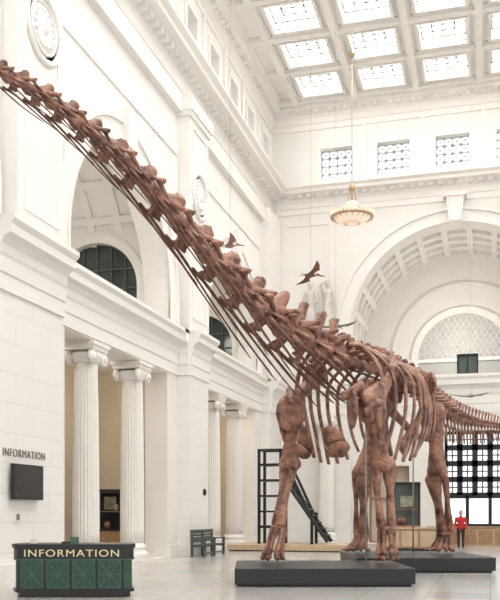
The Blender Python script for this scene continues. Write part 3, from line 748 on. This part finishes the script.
mb.box(-.62,-.32,1.9,.62,.32,2.0,M_black); mb.box(-.62,-.32,0,.62,.32,.08,M_wood); mb.box(-.54,.2,.08,.54,.22,1.9,M_glass)
mb.box(-.25,-.05,.9,.35,.0,1.4,M_pic); mb.box(-.54,-.24,.8,.54,.24,.83,M_wood); mb.ell((-.2,0,.3),(.2,.12,.2),M_bone)
mb.obj('glass_display_case',(-3.6,39.0,1.02))
mb=MB(); mb.box(-2,-.4,0,2,.4,.9,M_lwood); mb.box(-2.05,-.45,.9,2.05,.45,.98,M_wood)
for k in range(5): mb.box(-1.9+.78*k,-.42,.1,-1.2+.78*k,-.4,.8,M_wood)
mb.obj('reception_counter',(-1.0,44.3,0))
mb=MB()
for q in(-1,1):
    mb.bone((0,q*.1,.92),(.02,q*.11,.08),[(0,.10,.09),(.5,.07,.065),(1,.05,.045)],M_dark,10,k=8); mb.ell((.06,q*.11,.05),(.14,.05,.05),M_dark)
    mb.bone((0,q*.2,1.42),(.02,q*.27,1.1),[(0,.065,.06),(1,.05,.045)],M_red,8,k=6); mb.bone((.02,q*.27,1.1),(.16,q*.22,.86),[(0,.05,.045),(1,.035,.03)],M_red,8,k=6)
    mb.ell((.19,q*.21,.81),(.04,.02,.07),M_skin)
mb.bone((0,0,.9),(0,0,1.45),[(0,.12,.17),(.35,.11,.14),(.8,.13,.2),(1,.07,.12)],M_red,14,ref=(0,1,0),k=10)
mb.bone((0,0,1.46),(0,0,1.56),[(0,.05,.05),(1,.05,.05)],M_skin,8,k=3); mb.ell((.01,0,1.64),(.095,.08,.12),M_skin); mb.ell((-.02,0,1.67),(.1,.09,.115),M_dark)
mb.obj('person_in_red_jacket',(-1.35,42.6,0),(0,0,-1.6))
mb=MB()
mb.plate(rect(-.55,0,.55,1.1),[rect(-.47,.08,.47,1.02)],.3,lambda a,b,c:(a,c,b),M_black); mb.box(-.47,.05,.08,.47,.1,1.02,M_glass); mb.box(-.03,-.1,.08,.03,.04,1.02,M_black)
mb.obj('exhibit_light_box',(-1.15,YF+.9,8.96))
def statue(x,z,name,lift):
    mb=MB()
    mb.box(-.42,-.35,-.35,.42,.32,0,M_trim); mb.box(-.5,-.42,-.08,.5,.32,0,M_trim)
    mb.bone((0,0,0),(0,0,1.55),[(0,.36,.24),(.3,.3,.22),(.75,.24,.19),(1,.2,.16)],M_statue,16,ref=(0,1,0),k=12)
    for k in range(9):
        w=pi+pi*k/8; mb.bone((.3*math.cos(w),.2*math.sin(w),.02),(.17*math.cos(w),.14*math.sin(w),1.5),[(0,.05,.05),(1,.025,.025)],M_statue,6,k=5)
    mb.bone((0,0,1.5),(0,0,2.15),[(0,.2,.15),(.3,.19,.14),(.8,.27,.16),(1,.15,.1)],M_statue,14,ref=(0,1,0),k=10)
    mb.bone((0,0,2.15),(0,0,2.35),[(0,.08,.08),(1,.075,.075)],M_statue,8,k=4); mb.ell((0,-.02,2.5),(.13,.15,.19),M_statue); mb.ell((0,.05,2.56),(.16,.16,.17),M_statue)
    mb.bone((.25,0,2.1),(.36,-.05,1.6),[(0,.08,.08),(1,.06,.06)],M_statue,8); mb.bone((.36,-.05,1.6),(.15,-.28,1.4),[(0,.06,.06),(1,.04,.04)],M_statue,8)
    mb.bone((-.25,0,2.1),(-.38,-.05,2.1+lift),[(0,.08,.08),(1,.06,.06)],M_statue,8); mb.bone((-.38,-.05,2.1+lift),(-.2,-.2,1.9+lift*2),[(0,.06,.06),(1,.04,.04)],M_statue,8)
    mb.obj(name,(x,YF-.34,z))
statue(-9.4,11.5,'wall_statue',-.4); statue(-8.45,11.5,'wall_statue',.3)
mb=MB(); mb.box(-17.5,30.0,1.6,-17.42,32.2,3.2,M_wood); mb.box(-17.43,30.1,1.7,-17.40,32.1,3.1,M_pic); mb.obj('framed_picture')
# ------------------------------------------------------------ world + lights
w=bpy.data.worlds.new('World'); SC.world=w; w.use_nodes=True
w.node_tree.nodes['Background'].inputs[0].default_value=(1.0,0.985,0.96,1); w.node_tree.nodes['Background'].inputs[1].default_value=1.3
def pt(name,loc,pw,r=.5,col=(1,.95,.87)):
    l=bpy.data.lights.new(name,'POINT'); l.energy=pw; l.shadow_soft_size=r; l.color=col
    o=bpy.data.objects.new(name,l); SC.collection.objects.link(o); o.location=loc
pt('vestibule_fill',(AC,49.3,11.5),260,.6)  # added fill to brighten the vestibule, no fixture there
pt('gallery_fill',(-14.6,25.0,11.5),100,.5); pt('gallery_fill',(-14.6,37.5,11.5),100,.5)  # added fill inside the galleries, without any fixture
pt('aisle_fill',(-14.8,31.0,6.2),150,.4,(1,.9,.76)); pt('aisle_fill',(-14.8,41.5,6.2),150,.4,(1,.9,.76))  # added warm fill that lifts the aisle walls, no lamp modelled
# ------------------------------------------------------------ camera
cam=bpy.data.cameras.new('camera'); co=bpy.data.objects.new('camera',cam); SC.collection.objects.link(co)
co.location=(0,0,1.7); co.rotation_euler=(pi/2,0,math.radians(15.5))
cam.sensor_fit='VERTICAL'; cam.sensor_height=36; cam.sensor_width=30; cam.lens=51.96; cam.shift_y=212/600
cam.clip_end=300
SC.camera=co
